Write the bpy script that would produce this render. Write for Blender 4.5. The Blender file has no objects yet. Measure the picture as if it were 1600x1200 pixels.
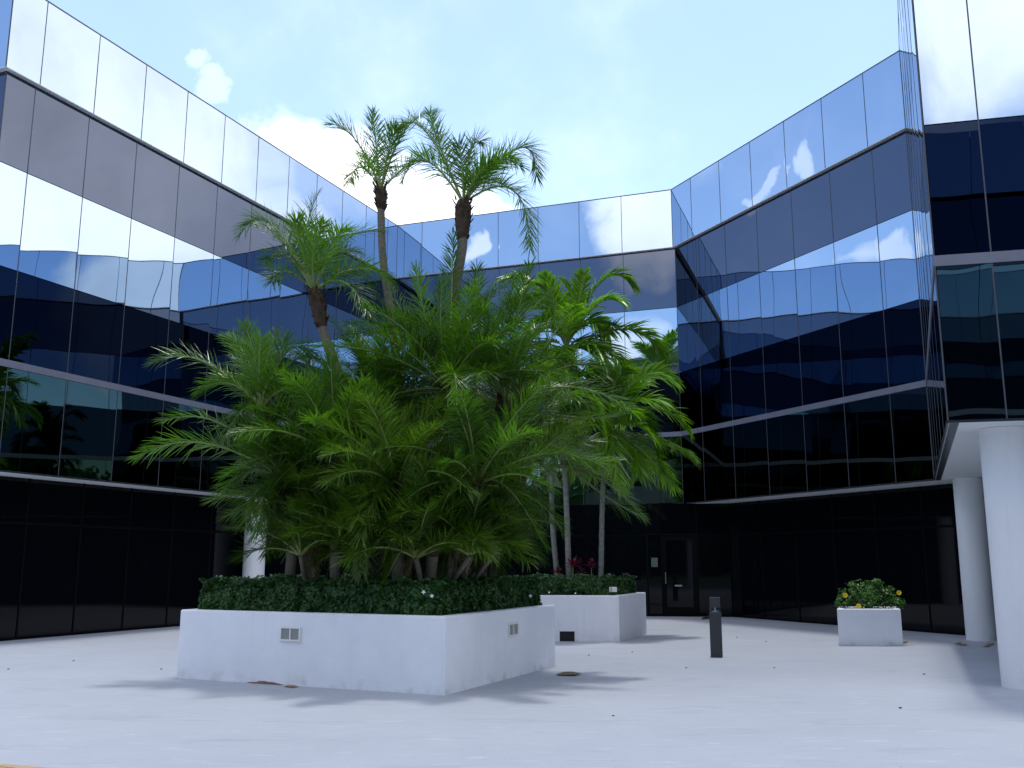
import bpy, math, random
from mathutils import Vector, Matrix, noise
R = math.radians
C = bpy.context.scene.collection
scn = bpy.context.scene

# ------------------------------------------------------------------ camera
EYE = 1.6
FPX, PITCH = 1490.13, 10.632
cd = bpy.data.cameras.new("camera"); cam = bpy.data.objects.new("camera", cd); C.objects.link(cam)
cam.location = (0, 0, EYE); cam.rotation_euler = (R(90 + PITCH), 0, 0)
cd.sensor_width = 36; cd.lens = FPX / 1600 * 36; cd.clip_start = 0.05; cd.clip_end = 3000
scn.camera = cam

# ------------------------------------------------------------------ light
SUN_EL, SUN_AZ = 82.5, 22.0
ld = bpy.data.lights.new("sun", 'SUN'); ld.energy = 1.0; ld.angle = R(5); ld.color = (1.0, 0.97, 0.92)
sun = bpy.data.objects.new("sun", ld); C.objects.link(sun); sun.location = (0, 0, 40)
sd = Vector((math.sin(R(SUN_AZ)) * math.cos(R(SUN_EL)), math.cos(R(SUN_AZ)) * math.cos(R(SUN_EL)), math.sin(R(SUN_EL))))
sun.rotation_euler = (-sd).to_track_quat('-Z', 'Y').to_euler()
scn.view_settings.view_transform = 'Standard'; scn.view_settings.look = 'None'
scn.view_settings.exposure = 1.12; scn.view_settings.gamma = 1

w = bpy.data.worlds.new("World"); scn.world = w; w.use_nodes = True
nt = w.node_tree; nt.nodes.clear(); N = nt.nodes.new; K = nt.links.new
sky = N('ShaderNodeTexSky'); sky.sky_type = 'NISHITA'; sky.sun_disc = False
sky.sun_elevation = R(SUN_EL); sky.sun_rotation = R(SUN_AZ); sky.air_density = 1.0; sky.dust_density = 0.6; sky.ozone_density = 2.2
SKY = 0.15
tc = N('ShaderNodeTexCoord')
nz = N('ShaderNodeTexNoise'); nz.inputs['Scale'].default_value = 9; nz.inputs['Detail'].default_value = 5; nz.inputs['Roughness'].default_value = .55
K(tc.outputs['Generated'], nz.inputs['Vector'])
nz2 = N('ShaderNodeTexNoise'); nz2.inputs['Scale'].default_value = 3.2; nz2.inputs['Detail'].default_value = 7; nz2.inputs['Roughness'].default_value = .6
K(tc.outputs['Generated'], nz2.inputs['Vector'])
sub = N('ShaderNodeVectorMath'); sub.operation = 'SUBTRACT'; K(nz.outputs['Color'], sub.inputs[0]); sub.inputs[1].default_value = (.5, .5, .5)
sc = N('ShaderNodeVectorMath'); sc.operation = 'SCALE'; sc.inputs['Scale'].default_value = .13; K(sub.outputs[0], sc.inputs[0])
ad = N('ShaderNodeVectorMath'); ad.operation = 'ADD'; K(tc.outputs['Generated'], ad.inputs[0]); K(sc.outputs[0], ad.inputs[1])
nm = N('ShaderNodeVectorMath'); nm.operation = 'NORMALIZE'; K(ad.outputs[0], nm.inputs[0])
# clouds, some of them added as fill light: azimuth, elevation, radius (degrees), thickness
CLOUDS = [(-13.5, 18.5, 7.5, 1), (-6, 17, 6.5, 1), (0, 16.5, 6.0, 1), (-20, 18, 6, .9), (-18.4, 25.9, 1.1, .2), (-19.2, 27.2, .9, .2), (-22.4, 26.2, 1.2, .3), (4, 17.2, 4.5, .9), (10, 16.5, 5, .45), (-116, 14.5, 7, 1), (-108, 12, 4, .8), 
          (76, 25, 19, 1), (62, 17, 7, .8), (56, 24, 5, .35), (-148.8, 20.9, 4.6, 1), (-137.6, 17.9, 1.0, .7), (-147, 12.0, 3, .85),
          (-66.6, 21.8, .8, .4), (-68.5, 22.2, 1.0, .45), (-72.5, 17.4, 1.5, .5), (-62, 25, 3, .2), (178, 33, 12, 1), (168, 31, 10, 1), (-173, 32, 8, .8),
          (120, 45, 20, 1), (-105, 50, 17, 1), (180, 66, 22, 1), (20, 66, 9, .35)]  # first three: big clouds added out of view to raise the ambient light
last = None
for az, el, rad, wt in CLOUDS:
    d = N('ShaderNodeVectorMath'); d.operation = 'DOT_PRODUCT'; K(nm.outputs[0], d.inputs[0])
    d.inputs[1].default_value = (math.sin(R(az)) * math.cos(R(el)), math.cos(R(az)) * math.cos(R(el)), math.sin(R(el)))
    m = N('ShaderNodeMapRange'); m.interpolation_type = 'SMOOTHSTEP'; K(d.outputs['Value'], m.inputs['Value'])
    m.inputs['From Min'].default_value = math.cos(R(rad)); m.inputs['From Max'].default_value = math.cos(R(rad * .5)); m.inputs['To Max'].default_value = wt
    if last is None: last = m.outputs[0]
    else:
        x = N('ShaderNodeMath'); x.operation = 'MAXIMUM'; K(last, x.inputs[0]); K(m.outputs[0], x.inputs[1]); last = x.outputs[0]
# thin high veil
veil = N('ShaderNodeMapRange'); veil.interpolation_type = 'SMOOTHSTEP'; K(nz2.outputs['Fac'], veil.inputs['Value'])
veil.inputs['From Min'].default_value = .48; veil.inputs['From Max'].default_value = .78; veil.inputs['To Min'].default_value = .05; veil.inputs['To Max'].default_value = .16
x = N('ShaderNodeMath'); x.operation = 'MAXIMUM'; K(last, x.inputs[0]); K(veil.outputs[0], x.inputs[1]); last = x.outputs[0]
shade = N('ShaderNodeMapRange'); K(nz2.outputs['Fac'], shade.inputs['Value'])
shade.inputs['From Min'].default_value = .35; shade.inputs['From Max'].default_value = .65; shade.inputs['To Min'].default_value = .72; shade.inputs['To Max'].default_value = 1.1
skm = N('ShaderNodeVectorMath'); skm.operation = 'MULTIPLY'; K(sky.outputs[0], skm.inputs[0]); skm.inputs[1].default_value = (SKY * .96, SKY * .96, SKY * .95)
cc = N('ShaderNodeVectorMath'); cc.operation = 'SCALE'; cc.inputs[0].default_value = (1.15, 1.09, 1.06); K(shade.outputs[0], cc.inputs['Scale'])
mx = N('ShaderNodeMix'); mx.data_type = 'RGBA'; K(last, mx.inputs['Factor']); K(skm.outputs[0], mx.inputs[6]); K(cc.outputs[0], mx.inputs[7])
bg = N('ShaderNodeBackground'); bg.inputs['Strength'].default_value = 1.0; K(mx.outputs[2], bg.inputs['Color'])
wo = N('ShaderNodeOutputWorld'); K(bg.outputs[0], wo.inputs['Surface'])

# ------------------------------------------------------------------ materials
def mat(name, col, rough=.6, metal=0, noise_amt=0, nscale=5, bump=0, bscale=40, spec=.5, col2=None, detail=6, stretch=None):
    m = bpy.data.materials.new(name); m.use_nodes = True
    t = m.node_tree; b = t.nodes['Principled BSDF']
    b.inputs['Base Color'].default_value = (*col, 1); b.inputs['Roughness'].default_value = rough; b.inputs['Metallic'].default_value = metal
    b.inputs['Specular IOR Level'].default_value = spec
    if noise_amt or bump:
        g = t.nodes.new('ShaderNodeTexCoord'); src = g.outputs['Object']
        if stretch:
            mp = t.nodes.new('ShaderNodeMapping'); mp.inputs['Scale'].default_value = stretch; t.links.new(src, mp.inputs[0]); src = mp.outputs[0]
    if noise_amt:
        n = t.nodes.new('ShaderNodeTexNoise'); n.inputs['Scale'].default_value = nscale; n.inputs['Detail'].default_value = detail; n.inputs['Roughness'].default_value = .65
        t.links.new(src, n.inputs['Vector'])
        r = t.nodes.new('ShaderNodeMapRange'); r.inputs['From Min'].default_value = .3; r.inputs['From Max'].default_value = .7
        t.links.new(n.outputs['Fac'], r.inputs['Value'])
        mm = t.nodes.new('ShaderNodeMix'); mm.data_type = 'RGBA'; t.links.new(r.outputs[0], mm.inputs['Factor'])
        c2 = col2 or tuple(c * (1 - noise_amt) for c in col)
        mm.inputs[6].default_value = (*c2, 1); mm.inputs[7].default_value = (*col, 1); t.links.new(mm.outputs[2], b.inputs['Base Color'])
    if bump:
        n = t.nodes.new('ShaderNodeTexNoise'); n.inputs['Scale'].default_value = bscale; n.inputs['Detail'].default_value = 5
        t.links.new(src, n.inputs['Vector'])
        bp = t.nodes.new('ShaderNodeBump'); bp.inputs['Strength'].default_value = bump; bp.inputs['Distance'].default_value = .01
        t.links.new(n.outputs['Fac'], bp.inputs['Height']); t.links.new(bp.outputs[0], b.inputs['Normal'])
    return m

def glass(name, f0, edge=1.0):
    m = bpy.data.materials.new(name); m.use_nodes = True; t = m.node_tree; b = t.nodes['Principled BSDF']
    b.inputs['Base Color'].default_value = (*f0, 1); b.inputs['Metallic'].default_value = 1; b.inputs['Roughness'].default_value = .012
    b.inputs['Specular Tint'].default_value = (edge, edge, edge, 1)
    return m

def leafmat(name, col, rough=.38, trans=.35, tint=(1.25, 1.35, .55), spec=.5):
    m = bpy.data.materials.new(name); m.use_nodes = True; t = m.node_tree; b = t.nodes['Principled BSDF']
    at = t.nodes.new('ShaderNodeAttribute'); at.attribute_name = 'tone'
    mm = t.nodes.new('ShaderNodeMix'); mm.data_type = 'RGBA'
    mm.inputs[6].default_value = (*[c * .5 for c in col], 1); mm.inputs[7].default_value = (min(1, col[0] * 1.65), min(1, col[1] * 1.4), col[2] * 1.5, 1)
    t.links.new(at.outputs['Fac'], mm.inputs['Factor']); t.links.new(mm.outputs[2], b.inputs['Base Color'])
    b.inputs['Roughness'].default_value = rough; b.inputs['Specular IOR Level'].default_value = spec
    tr = t.nodes.new('ShaderNodeBsdfTranslucent')
    tm = t.nodes.new('ShaderNodeMix'); tm.data_type = 'RGBA'; tm.blend_type = 'MULTIPLY'; tm.inputs['Factor'].default_value = 1
    t.links.new(mm.outputs[2], tm.inputs[6]); tm.inputs[7].default_value = (*tint, 1); t.links.new(tm.outputs[2], tr.inputs['Color'])
    ms = t.nodes.new('ShaderNodeMixShader'); ms.inputs[0].default_value = trans
    t.links.new(b.outputs[0], ms.inputs[1]); t.links.new(tr.outputs[0], ms.inputs[2])
    t.links.new(ms.outputs[0], t.nodes['Material Output'].inputs['Surface'])
    return m

M = dict(
    white=mat('white_stucco', (.78, .80, .86), .85, noise_amt=.09, nscale=2.2, bump=.25, bscale=60),
    colwhite=mat('column_paint', (.76, .78, .81), .7, noise_amt=.05, nscale=1.5, bump=.1, bscale=50),
    soffit=mat('soffit_paint', (.70, .73, .74), .8, noise_amt=.05, nscale=1),
    ledge=mat('ledge_metal', (.74, .76, .78), .45, noise_amt=.15, nscale=3),
    band=mat('band_metal', (.17, .18, .235), .5, noise_amt=.18, nscale=2.5),
    mull=mat('mullion_metal', (.055, .06, .075), .5),
    darktrim=mat('dark_trim', (.018, .028, .035), .3),
    core=mat('core_dark', (.01, .011, .014), .9),
    spandrel=glass('spandrel_glass', (.37, .465, .59)),
    vision=glass('window_glass', (.088, .108, .155), .6),
    vision_mid=glass('middle_window_glass', (.015, .024, .046), .35),
    vision_low=glass('lower_window_glass', (.095, .135, .120), .8),
    gfglass=mat('ground_floor_glass', (.002, .003, .005), .03, spec=.2),
    frame=mat('door_frame_black', (.003, .004, .005), .7, spec=.08),
    chrome=mat('brushed_metal', (.45, .46, .48), .35, metal=1),
    bollard=mat('bollard_paint', (.035, .037, .045), .45, noise_amt=.2, nscale=20),
    louvre=mat('vent_grey', (.36, .36, .36), .6), louvre_frame=mat('vent_cream', (.72, .72, .69), .6),
    soil=mat('soil', (.03, .022, .016), .95, noise_amt=.5, nscale=12, bump=.6),
    palm=leafmat('palm_leaf', (.058, .168, .010), .30, .38),
    palm_low=leafmat('palm_leaf_shade', (.058, .142, .010), .34, .36),  # lower palms: shade inside the clump put into a darker green
    arec=leafmat('broad_palm_leaf', (.115, .285, .012), .30, .42),
    hedge=leafmat('hedge_leaf', (.026, .100, .016), .5, .18),
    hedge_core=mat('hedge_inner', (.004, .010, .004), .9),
    shrub=leafmat('shrub_leaf', (.045, .15, .015), .4, .25),
    red=leafmat('red_leaf', (.13, .006, .036), .4, .3, (1.3, .6, .8)),
    yellow=mat('yellow_petal', (.85, .62, .02), .5), whitep=mat('white_petal', (.85, .86, .84), .5),
    stalk=mat('frond_stalk', (.20, .26, .07), .5),
    dry=mat('dry_leaf', (.30, .22, .12), .8, noise_amt=.4, nscale=8),
    bark=mat('palm_bark', (.22, .19, .15), .9, noise_amt=.55, nscale=14, bump=.9, bscale=30, stretch=(1, 1, 3)),
    boots=mat('fibrous_bark', (.085, .055, .035), .95, noise_amt=.6, nscale=20, bump=1, bscale=45),
    greybark=mat('ringed_bark', (.27, .27, .25), .85, noise_amt=.45, nscale=6, bump=.4, bscale=30, stretch=(.4, .4, 4)),
    pebble=mat('pebble', (.03, .03, .035), .8), scrap=mat('scrap', (.035, .035, .035), .8), tan=mat('tan_curb', (.42, .30, .18), .85, noise_amt=.2, nscale=10),
    grey_wall=mat('grey_render', (.14, .145, .15), .8), roofgrey=mat('roof_grey', (.2, .2, .2), .9),
    rust=mat('rust_stain', (.30, .18, .14), .9, noise_amt=.4, nscale=12),
)

def stucco_dirt(m):
    t = m.node_tree; b = t.nodes['Principled BSDF']; L = t.links.new; nn = t.nodes.new
    src = b.inputs['Base Color'].links[0].from_socket; g = nn('ShaderNodeTexCoord'); sp = nn('ShaderNodeSeparateXYZ'); L(g.outputs['Object'], sp.inputs[0])
    r = nn('ShaderNodeMapRange'); r.inputs['From Min'].default_value = .16; r.inputs['From Max'].default_value = 0; L(sp.outputs['Z'], r.inputs['Value'])
    n = nn('ShaderNodeTexNoise'); n.inputs['Scale'].default_value = 5; n.inputs['Detail'].default_value = 8; L(g.outputs['Object'], n.inputs['Vector'])
    q = nn('ShaderNodeMapRange'); q.inputs['From Min'].default_value = .5; q.inputs['From Max'].default_value = .85; L(n.outputs['Fac'], q.inputs['Value'])
    mu = nn('ShaderNodeMath'); mu.operation = 'MULTIPLY'; L(r.outputs[0], mu.inputs[0]); L(q.outputs[0], mu.inputs[1])
    mm = nn('ShaderNodeMix'); mm.data_type = 'RGBA'; L(mu.outputs[0], mm.inputs['Factor']); L(src, mm.inputs[6]); mm.inputs[7].default_value = (.40, .37, .34, 1)
    mp = nn('ShaderNodeMapping'); mp.inputs['Scale'].default_value = (7, 7, .5); L(g.outputs['Object'], mp.inputs[0])
    n2 = nn('ShaderNodeTexNoise'); n2.inputs['Scale'].default_value = 2; n2.inputs['Detail'].default_value = 6; L(mp.outputs[0], n2.inputs['Vector'])
    q2 = nn('ShaderNodeMapRange'); q2.inputs['From Min'].default_value = .58; q2.inputs['From Max'].default_value = .8; q2.inputs['To Max'].default_value = .35; L(n2.outputs['Fac'], q2.inputs['Value'])
    m2 = nn('ShaderNodeMix'); m2.data_type = 'RGBA'; L(q2.outputs[0], m2.inputs['Factor']); L(mm.outputs[2], m2.inputs[6]); m2.inputs[7].default_value = (.60, .62, .66, 1)
    L(m2.outputs[2], b.inputs['Base Color'])
stucco_dirt(M['white']); stucco_dirt(M['colwhite'])
def concrete():
    m = bpy.data.materials.new('painted_concrete'); m.use_nodes = True; t = m.node_tree; b = t.nodes['Principled BSDF']
    L = t.links.new; nn = t.nodes.new
    g = nn('ShaderNodeTexCoord'); src = g.outputs['Object']
    def nz_(s, d, lo, hi, st=None, w=None):
        v = src
        if st:
            mp = nn('ShaderNodeMapping'); mp.inputs['Scale'].default_value = st; mp.inputs['Rotation'].default_value = (0, 0, R(14)); L(src, mp.inputs[0]); v = mp.outputs[0]
        n = nn('ShaderNodeTexNoise'); n.inputs['Scale'].default_value = s; n.inputs['Detail'].default_value = d; n.inputs['Roughness'].default_value = .7; L(v, n.inputs['Vector'])
        r = nn('ShaderNodeMapRange'); r.inputs['From Min'].default_value = lo; r.inputs['From Max'].default_value = hi; L(n.outputs['Fac'], r.inputs['Value']); return r.outputs[0]
    def mixc(a, bcol, f, mode='MIX'):
        mm = nn('ShaderNodeMix'); mm.data_type = 'RGBA'; mm.blend_type = mode; L(f, mm.inputs['Factor']); L(a, mm.inputs[6]); mm.inputs[7].default_value = (*bcol, 1); return mm.outputs[2]
    base = nn('ShaderNodeRGB'); base.outputs[0].default_value = (.31, .34, .39, 1)
    c = mixc(base.outputs[0], (.35, .38, .43), nz_(.25, 5, .35, .65))
    c = mixc(c, (.235, .26, .305), nz_(1.1, 8, .56, .80, (.5, 1.6, 1)))
    c = mixc(c, (.43, .45, .49), nz_(2.4, 8, .62, .85, (.6, 1.4, 1)))
    c = mixc(c, (.19, .215, .25), nz_(14, 6, .62, .85))
    c = mixc(c, (.40, .42, .46), nz_(40, 3, .55, .75))
    c = mixc(c, (.15, .17, .20), nz_(90, 2, .64, .8))
    c = mixc(c, (.42, .445, .485), nz_(5, 10, .56, .68, (.35, 1.8, 1)))
    c = mixc(c, (.245, .27, .315), nz_(3.3, 10, .60, .72, (.3, 2.0, 1)))
    L(c, b.inputs['Base Color']); b.inputs['Roughness'].default_value = .62; b.inputs['Specular IOR Level'].default_value = .35
    n = nn('ShaderNodeTexNoise'); n.inputs['Scale'].default_value = 45; n.inputs['Detail'].default_value = 6; L(src, n.inputs['Vector'])
    bp = nn('ShaderNodeBump'); bp.inputs['Strength'].default_value = .25; bp.inputs['Distance'].default_value = .01; L(n.outputs['Fac'], bp.inputs['Height']); L(bp.outputs[0], b.inputs['Normal'])
    return m
M['concrete'] = concrete()

# ------------------------------------------------------------------ helpers
def tag(o, label=None, cat=None, group=None, kind=None):
    if label: o['label'] = label
    if cat: o['category'] = cat
    if group: o['group'] = group
    if kind: o['kind'] = kind
    return o
def empty(name, loc, rz=0):
    o = bpy.data.objects.new(name, None); C.objects.link(o); o.location = loc; o.rotation_euler = (0, 0, rz); o.empty_display_size = .2
    return o
class MB:
    def __init__(s): s.v = []; s.f = []; s.t = []; s.sm = False; s.mi = []
    def face(s, pts, tone=.5, mi=0):
        n = len(s.v); s.v += [tuple(p) for p in pts]; s.f.append(tuple(range(n, n + len(pts)))); s.t.append(tone); s.mi.append(mi)
    def grid(s, rows, tone=.5, closed=False, mi=0):
        n = len(s.v); c = len(rows[0])
        for r in rows: s.v += [tuple(p) for p in r]
        for i in range(len(rows) - 1):
            for j in range(c if closed else c - 1):
                k = (j + 1) % c
                s.f.append((n + i * c + j, n + i * c + k, n + (i + 1) * c + k, n + (i + 1) * c + j)); s.t.append(tone); s.mi.append(mi)
    def box(s, c, sx, sy, sz, rz=0, tone=.5, mi=0, u=None):
        c = Vector(c); m = Matrix.Rotation(rz, 3, 'Z')
        P = [c + m @ Vector((a * sx / 2, b * sy / 2, d * sz / 2)) for d in (-1, 1) for b in (-1, 1) for a in (-1, 1)]
        for q in ((0, 2, 3, 1), (4, 5, 7, 6), (0, 1, 5, 4), (1, 3, 7, 5), (3, 2, 6, 7), (2, 0, 4, 6)): s.face([P[i] for i in q], tone, mi)
    def prism(s, poly, z0, z1, mi=0):
        a = [Vector((p[0], p[1], z0)) for p in poly]; b = [Vector((p[0], p[1], z1)) for p in poly]
        area = sum(poly[i][0] * poly[(i + 1) % len(poly)][1] - poly[(i + 1) % len(poly)][0] * poly[i][1] for i in range(len(poly)))
        if area < 0: a.reverse(); b.reverse()
        n = len(poly); s.face(b, mi=mi); s.face(list(reversed(a)), mi=mi)
        for i in range(n): s.face([a[i], a[(i + 1) % n], b[(i + 1) % n], b[i]], mi=mi)
    def tube(s, pts, rads, seg=10, cap=True, mi=0, tone=.5):
        rows = []
        for i, p in enumerate(pts):
            p = Vector(p); d = (Vector(pts[min(i + 1, len(pts) - 1)]) - Vector(pts[max(i - 1, 0)])).normalized()
            a = d.orthogonal().normalized() if abs(d.z) < .5 else Vector((1, 0, 0)) - d * d.x
            a.normalize(); b = d.cross(a)
            rows.append([p + (a * math.cos(6.28318 * j / seg) + b * math.sin(6.28318 * j / seg)) * rads[i] for j in range(seg)])
        s.grid(rows, tone, True, mi)
        if cap: s.face(rows[-1], tone, mi); s.face(list(reversed(rows[0])), tone, mi)
    def build(s, name, m, parent=None, smooth=False, bevel=0):
        me = bpy.data.meshes.new(name); me.from_pydata(s.v, [], s.f); me.update()
        ms = m if isinstance(m, (list, tuple)) else [m]
        for q in ms: me.materials.append(q)
        if len(ms) > 1: me.polygons.foreach_set('material_index', s.mi)
        at = me.attributes.new('tone', 'FLOAT', 'FACE'); at.data.foreach_set('value', s.t)
        if smooth: me.polygons.foreach_set('use_smooth', [True] * len(s.f))
        o = bpy.data.objects.new(name, me); C.objects.link(o)
        if parent: o.parent = parent
        if bevel:
            import bmesh
            bm = bmesh.new(); bm.from_mesh(me); bmesh.ops.remove_doubles(bm, verts=bm.verts, dist=.0005); bm.to_mesh(me); bm.free()
            md = o.modifiers.new('bevel', 'BEVEL'); md.width = bevel; md.segments = 2; md.limit_method = 'ANGLE'
        return o
def px(x, y, Y):
    """world point seen at photo pixel (x, y) at distance Y in front of the camera"""
    u = (x - 800) / FPX; v = (600 - y) / FPX; t = R(PITCH)
    r = Vector((u, math.cos(t) - v * math.sin(t), math.sin(t) + v * math.cos(t)))
    return Vector((0, 0, EYE)) + r * (Y / r.y)
def rnd(a, b): return random.uniform(a, b)

# ------------------------------------------------------------------ ground
g = MB(); g.prism([(-300, -300), (300, -300), (300, 300), (-300, 300)], -1, -.012); tag(g.build('ground', mat('far_grass', (.06, .09, .03), .9, noise_amt=.4, nscale=.5)), kind='structure')
g = MB(); g.prism([(-45, -12), (45, -12), (45, 50), (-45, 50)], -.3, 0); tag(g.build('plaza_paving', M['concrete']), kind='structure')
g = MB()   # narrow tan curb line crossing the near left corner
a = Vector((-4.16, 8.16, 0)); b = Vector((-3.67, 7.99, 0)); d = (b - a).normalized(); n_ = Vector((d.y, -d.x, 0))
q0 = a - d * 6; q1 = b + d * 1.5
g.prism([(q0.x, q0.y), (q1.x, q1.y), ((q1 + n_ * .09).x, (q1 + n_ * .09).y), ((q0 + n_ * .09).x, (q0 + n_ * .09).y)], .001, .006)
tag(g.build('paving_edge_strip', M['tan']), kind='structure')
g = MB()   # pale expansion joint
for (ax, ay, bx, by) in ((7.75, 19.0, 3.2, 7.0),):
    pass
j0, j1 = px(1410, 1015, 1), px(1408, 1199, 1)
def gpt(x, y, z=0):
    u = (x - 800) / FPX; v = (600 - y) / FPX; t = R(PITCH)
    r = Vector((u, math.cos(t) - v * math.sin(t), math.sin(t) + v * math.cos(t))); k = (z - EYE) / r.z
    return Vector((0, 0, EYE)) + r * k
j0, j1 = gpt(1410, 1012), gpt(1408, 1198); dd = (j1 - j0).normalized() * .006; pr = Vector((-dd.y, dd.x, 0))
g.prism([(j0 - pr)[:2], (j0 + pr)[:2], (j1 + pr)[:2], (j1 - pr)[:2]], .001, .004)
tag(g.build('paving_joint', mat('joint', (.345, .375, .425), .8)), kind='structure')

# ------------------------------------------------------------------ the office building
Z1, Z2, Z3, Z4, Z5, Z6 = 3.4414, 5.542, 7.5875, 9.7586, 11.765, 13.755
def nrm(t): return Vector((math.cos(R(t)), math.sin(R(t)), 0))
def meet(t1, d1, t2, d2):
    a, b = nrm(t1), nrm(t2); det = a.x * b.y - a.y * b.x
    return Vector(((d1 * b.y - d2 * a.y) / det, (a.x * d2 - b.x * d1) / det, 0))
FL, FK, FR, FS, FN = (157.0087, 16.9829), (70.1619, 29.9982), (25.0871, 17.5549), (-22.522, .5474), (76.4904, 13.391)
LK, KR, RS, SN = meet(*FL, *FK), meet(*FK, *FR), meet(*FR, *FS), meet(*FS, *FN)
LC = Vector((-10.53, 18.61, 0)); rl = Vector((math.sin(R(157.0)), -math.cos(R(157.0)), 0))
LC = nrm(157.0087) * 16.9829 + Vector((-math.sin(R(157.0087)), math.cos(R(157.0087)), 0)) * (-12.86)
ret = -Vector((-nrm(157.0087).x, -nrm(157.0087).y, 0))     # away from the courtyard, square to the wing's face
LEND = LC + ret * 12
NEND = SN + Vector((math.sin(R(FN[0])), -math.cos(R(FN[0])), 0)) * 10.3
OUT = .12
bld = empty('office_building', (LK.x, LK.y, 0)); o0 = Vector((LK.x, LK.y, 0))
tag(bld, 'dark blue mirror glass office building with stepped bands wrapped around the white courtyard', 'building')

def warp(U, W, seed, amp):
    """height of the sheet of glass out of its plane, metres"""
    rr = random.Random(seed); b = rr.choice((-1, 1, 1)) * rr.uniform(.5, 1.0) * amp; c = rr.uniform(-.6, .6) * amp; ph = rr.uniform(0, 6.28)
    return b * (1 - U * U) * (1 - W * W * .8) + c * U * W + .28 * amp * math.sin(2.2 * U + 1.6 * W + ph) + .22 * amp * math.sin(3.3 * W - 1.1 * U + ph * 2)
def pane(A, B, z0, z1, off, seed, amp=.002, gap=.009, n=9, mb=None):
    """one sheet of glass between plan points A, B (courtyard on the left of A->B reversed), stands off metres proud"""
    t = (B - A).normalized(); nn = Vector((t.y, -t.x, 0)); L = (B - A).length
    mb = mb or MB(); rows = []
    for i in range(n + 1):
        W = -1 + 2 * i / n; z = z0 + gap + (z1 - z0 - 2 * gap) * i / n; r = []
        for j in range(n + 1):
            U = -1 + 2 * j / n
            p = A + t * (gap + (L - 2 * gap) * j / n) + nn * (off + warp(U, W, seed, amp)); r.append(Vector((p.x, p.y, z)))
        rows.append(r)
    mb.grid(rows); return mb
def facade(A, B, first, detail, jag=0, seed0=0, owner=bld, org=o0, top=OUT):
    """A->B runs so that the outward normal is on its right; first = width of the first bay"""
    L = (B - A).length; t = (B - A).normalized(); nn = Vector((t.y, -t.x, 0)); us = [0]; u = first
    while u < L - .35: us.append(u); u += 1.4725
    us.append(L); rel = lambda p: Vector((p.x - org.x, p.y - org.y, p.z))
    A_, B_ = rel(A), rel(B)
    bands = [('E', Z1, Z2, 0, 'vision_low'), ('D', Z2 + .15, Z3, 0, 'vision_mid'), ('C', Z3, Z4, 0, 'spandrel'), ('B', Z4, Z5, 0, 'vision'), ('A', Z5, Z6, top, 'spandrel')]
    win, spn = MB(), MB()
    for bi, (nm_, z0, z1, off, m) in enumerate(bands):
        for i in range(len(us) - 1):
            a, b = A_ + t * us[i], A_ + t * us[i + 1]; ex0 = ex1 = 0
            if nm_ == 'A':   # the parapet stands proud: stretch its end bays so that corners meet
                if i == 0: a = a + t * ENDS.get((seed0, 0), 0)
                if i == len(us) - 2: b = b + t * ENDS.get((seed0, 1), 0)
            sd_ = hash((seed0, bi, i)) & 0xffff
            if detail:
                mb = pane(a, b, z0, z1, off + .01, sd_, .0032 if m == 'spandrel' and off == 0 else .0018)
                mb.build('window_pane' if m != 'spandrel' else 'spandrel_panel', M[m], owner, smooth=True)
            elif m == 'spandrel': pane(a, b, z0, z1, off + .01, sd_, .0014 + jag, mb=spn, n=9 if not jag else 14)
            else: pane(a, b, z0, z1, off + .01, sd_, .0014 + jag, mb=win)
    if not detail:
        tag(win.build('window_glazing', M['vision'], owner, True), kind='stuff'); tag(spn.build('spandrel_glazing', M['spandrel'], owner, True), kind='stuff')
    return us
CORN = {}
def ends(P, t, nn, off):
    k = (round(P.x, 2), round(P.y, 2)); c = CORN.get(k)
    return c * off if c is not None else 0
def addcorner(P, inner_deg, sign):   # half-angle offset along the facade for a proud band
    CORN[(round(P.x, 2), round(P.y, 2))] = sign * math.tan(R(inner_deg / 2))
def turn(a, P, b):
    u = (P - a).normalized(); v = (b - P).normalized()
    return math.degrees(math.atan2(u.x * v.y - u.y * v.x, u.dot(v)))
chain = [LEND, LC, LK, KR, RS, SN, NEND]
# outward normal on the right of travel: travel LEND -> LC -> LK -> KR -> RS -> SN -> NEND has the courtyard on its right
for i in range(1, len(chain) - 1):
    a = turn(chain[i - 1], chain[i], chain[i + 1])          # negative = right turn = courtyard (concave) corner
    CORN[(round(chain[i].x, 2), round(chain[i].y, 2))] = -math.tan(R(a / 2))
ENDS = {}
OFFS = {1: OUT, 2: OUT, 3: OUT, 4: OUT, 5: 0.0, 6: OUT}
def line_meet(i, o1, o2):
    a, P, b = chain[i - 1], chain[i], chain[i + 1]; t1 = (P - a).normalized(); t2 = (b - P).normalized()
    n1 = Vector((t1.y, -t1.x, 0)); n2 = Vector((t2.y, -t2.x, 0)); det = n1.x * n2.y - n1.y * n2.x
    d1, d2 = n1.dot(P) + o1, n2.dot(P) + o2
    q = Vector(((d1 * n2.y - d2 * n1.y) / det, (n1.x * d2 - n2.x * d1) / det, 0)) - P
    return q.dot(t1), q.dot(t2)
for i in range(1, 6):
    e1, e2 = line_meet(i, OFFS[i], OFFS[i + 1]); ENDS[(i, 1)] = e1; ENDS[(i + 1, 0)] = e2
facade(LEND, LC, 12 % 1.4725, False, seed0=1)
facade(LC, LK, .72, True, seed0=2)
facade(LK, KR, 1.12, True, seed0=3)
facade(KR, RS, 1.13, True, seed0=4)
facade(RS, SN, .55, False, jag=.0012, seed0=5, top=0.0)
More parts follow.
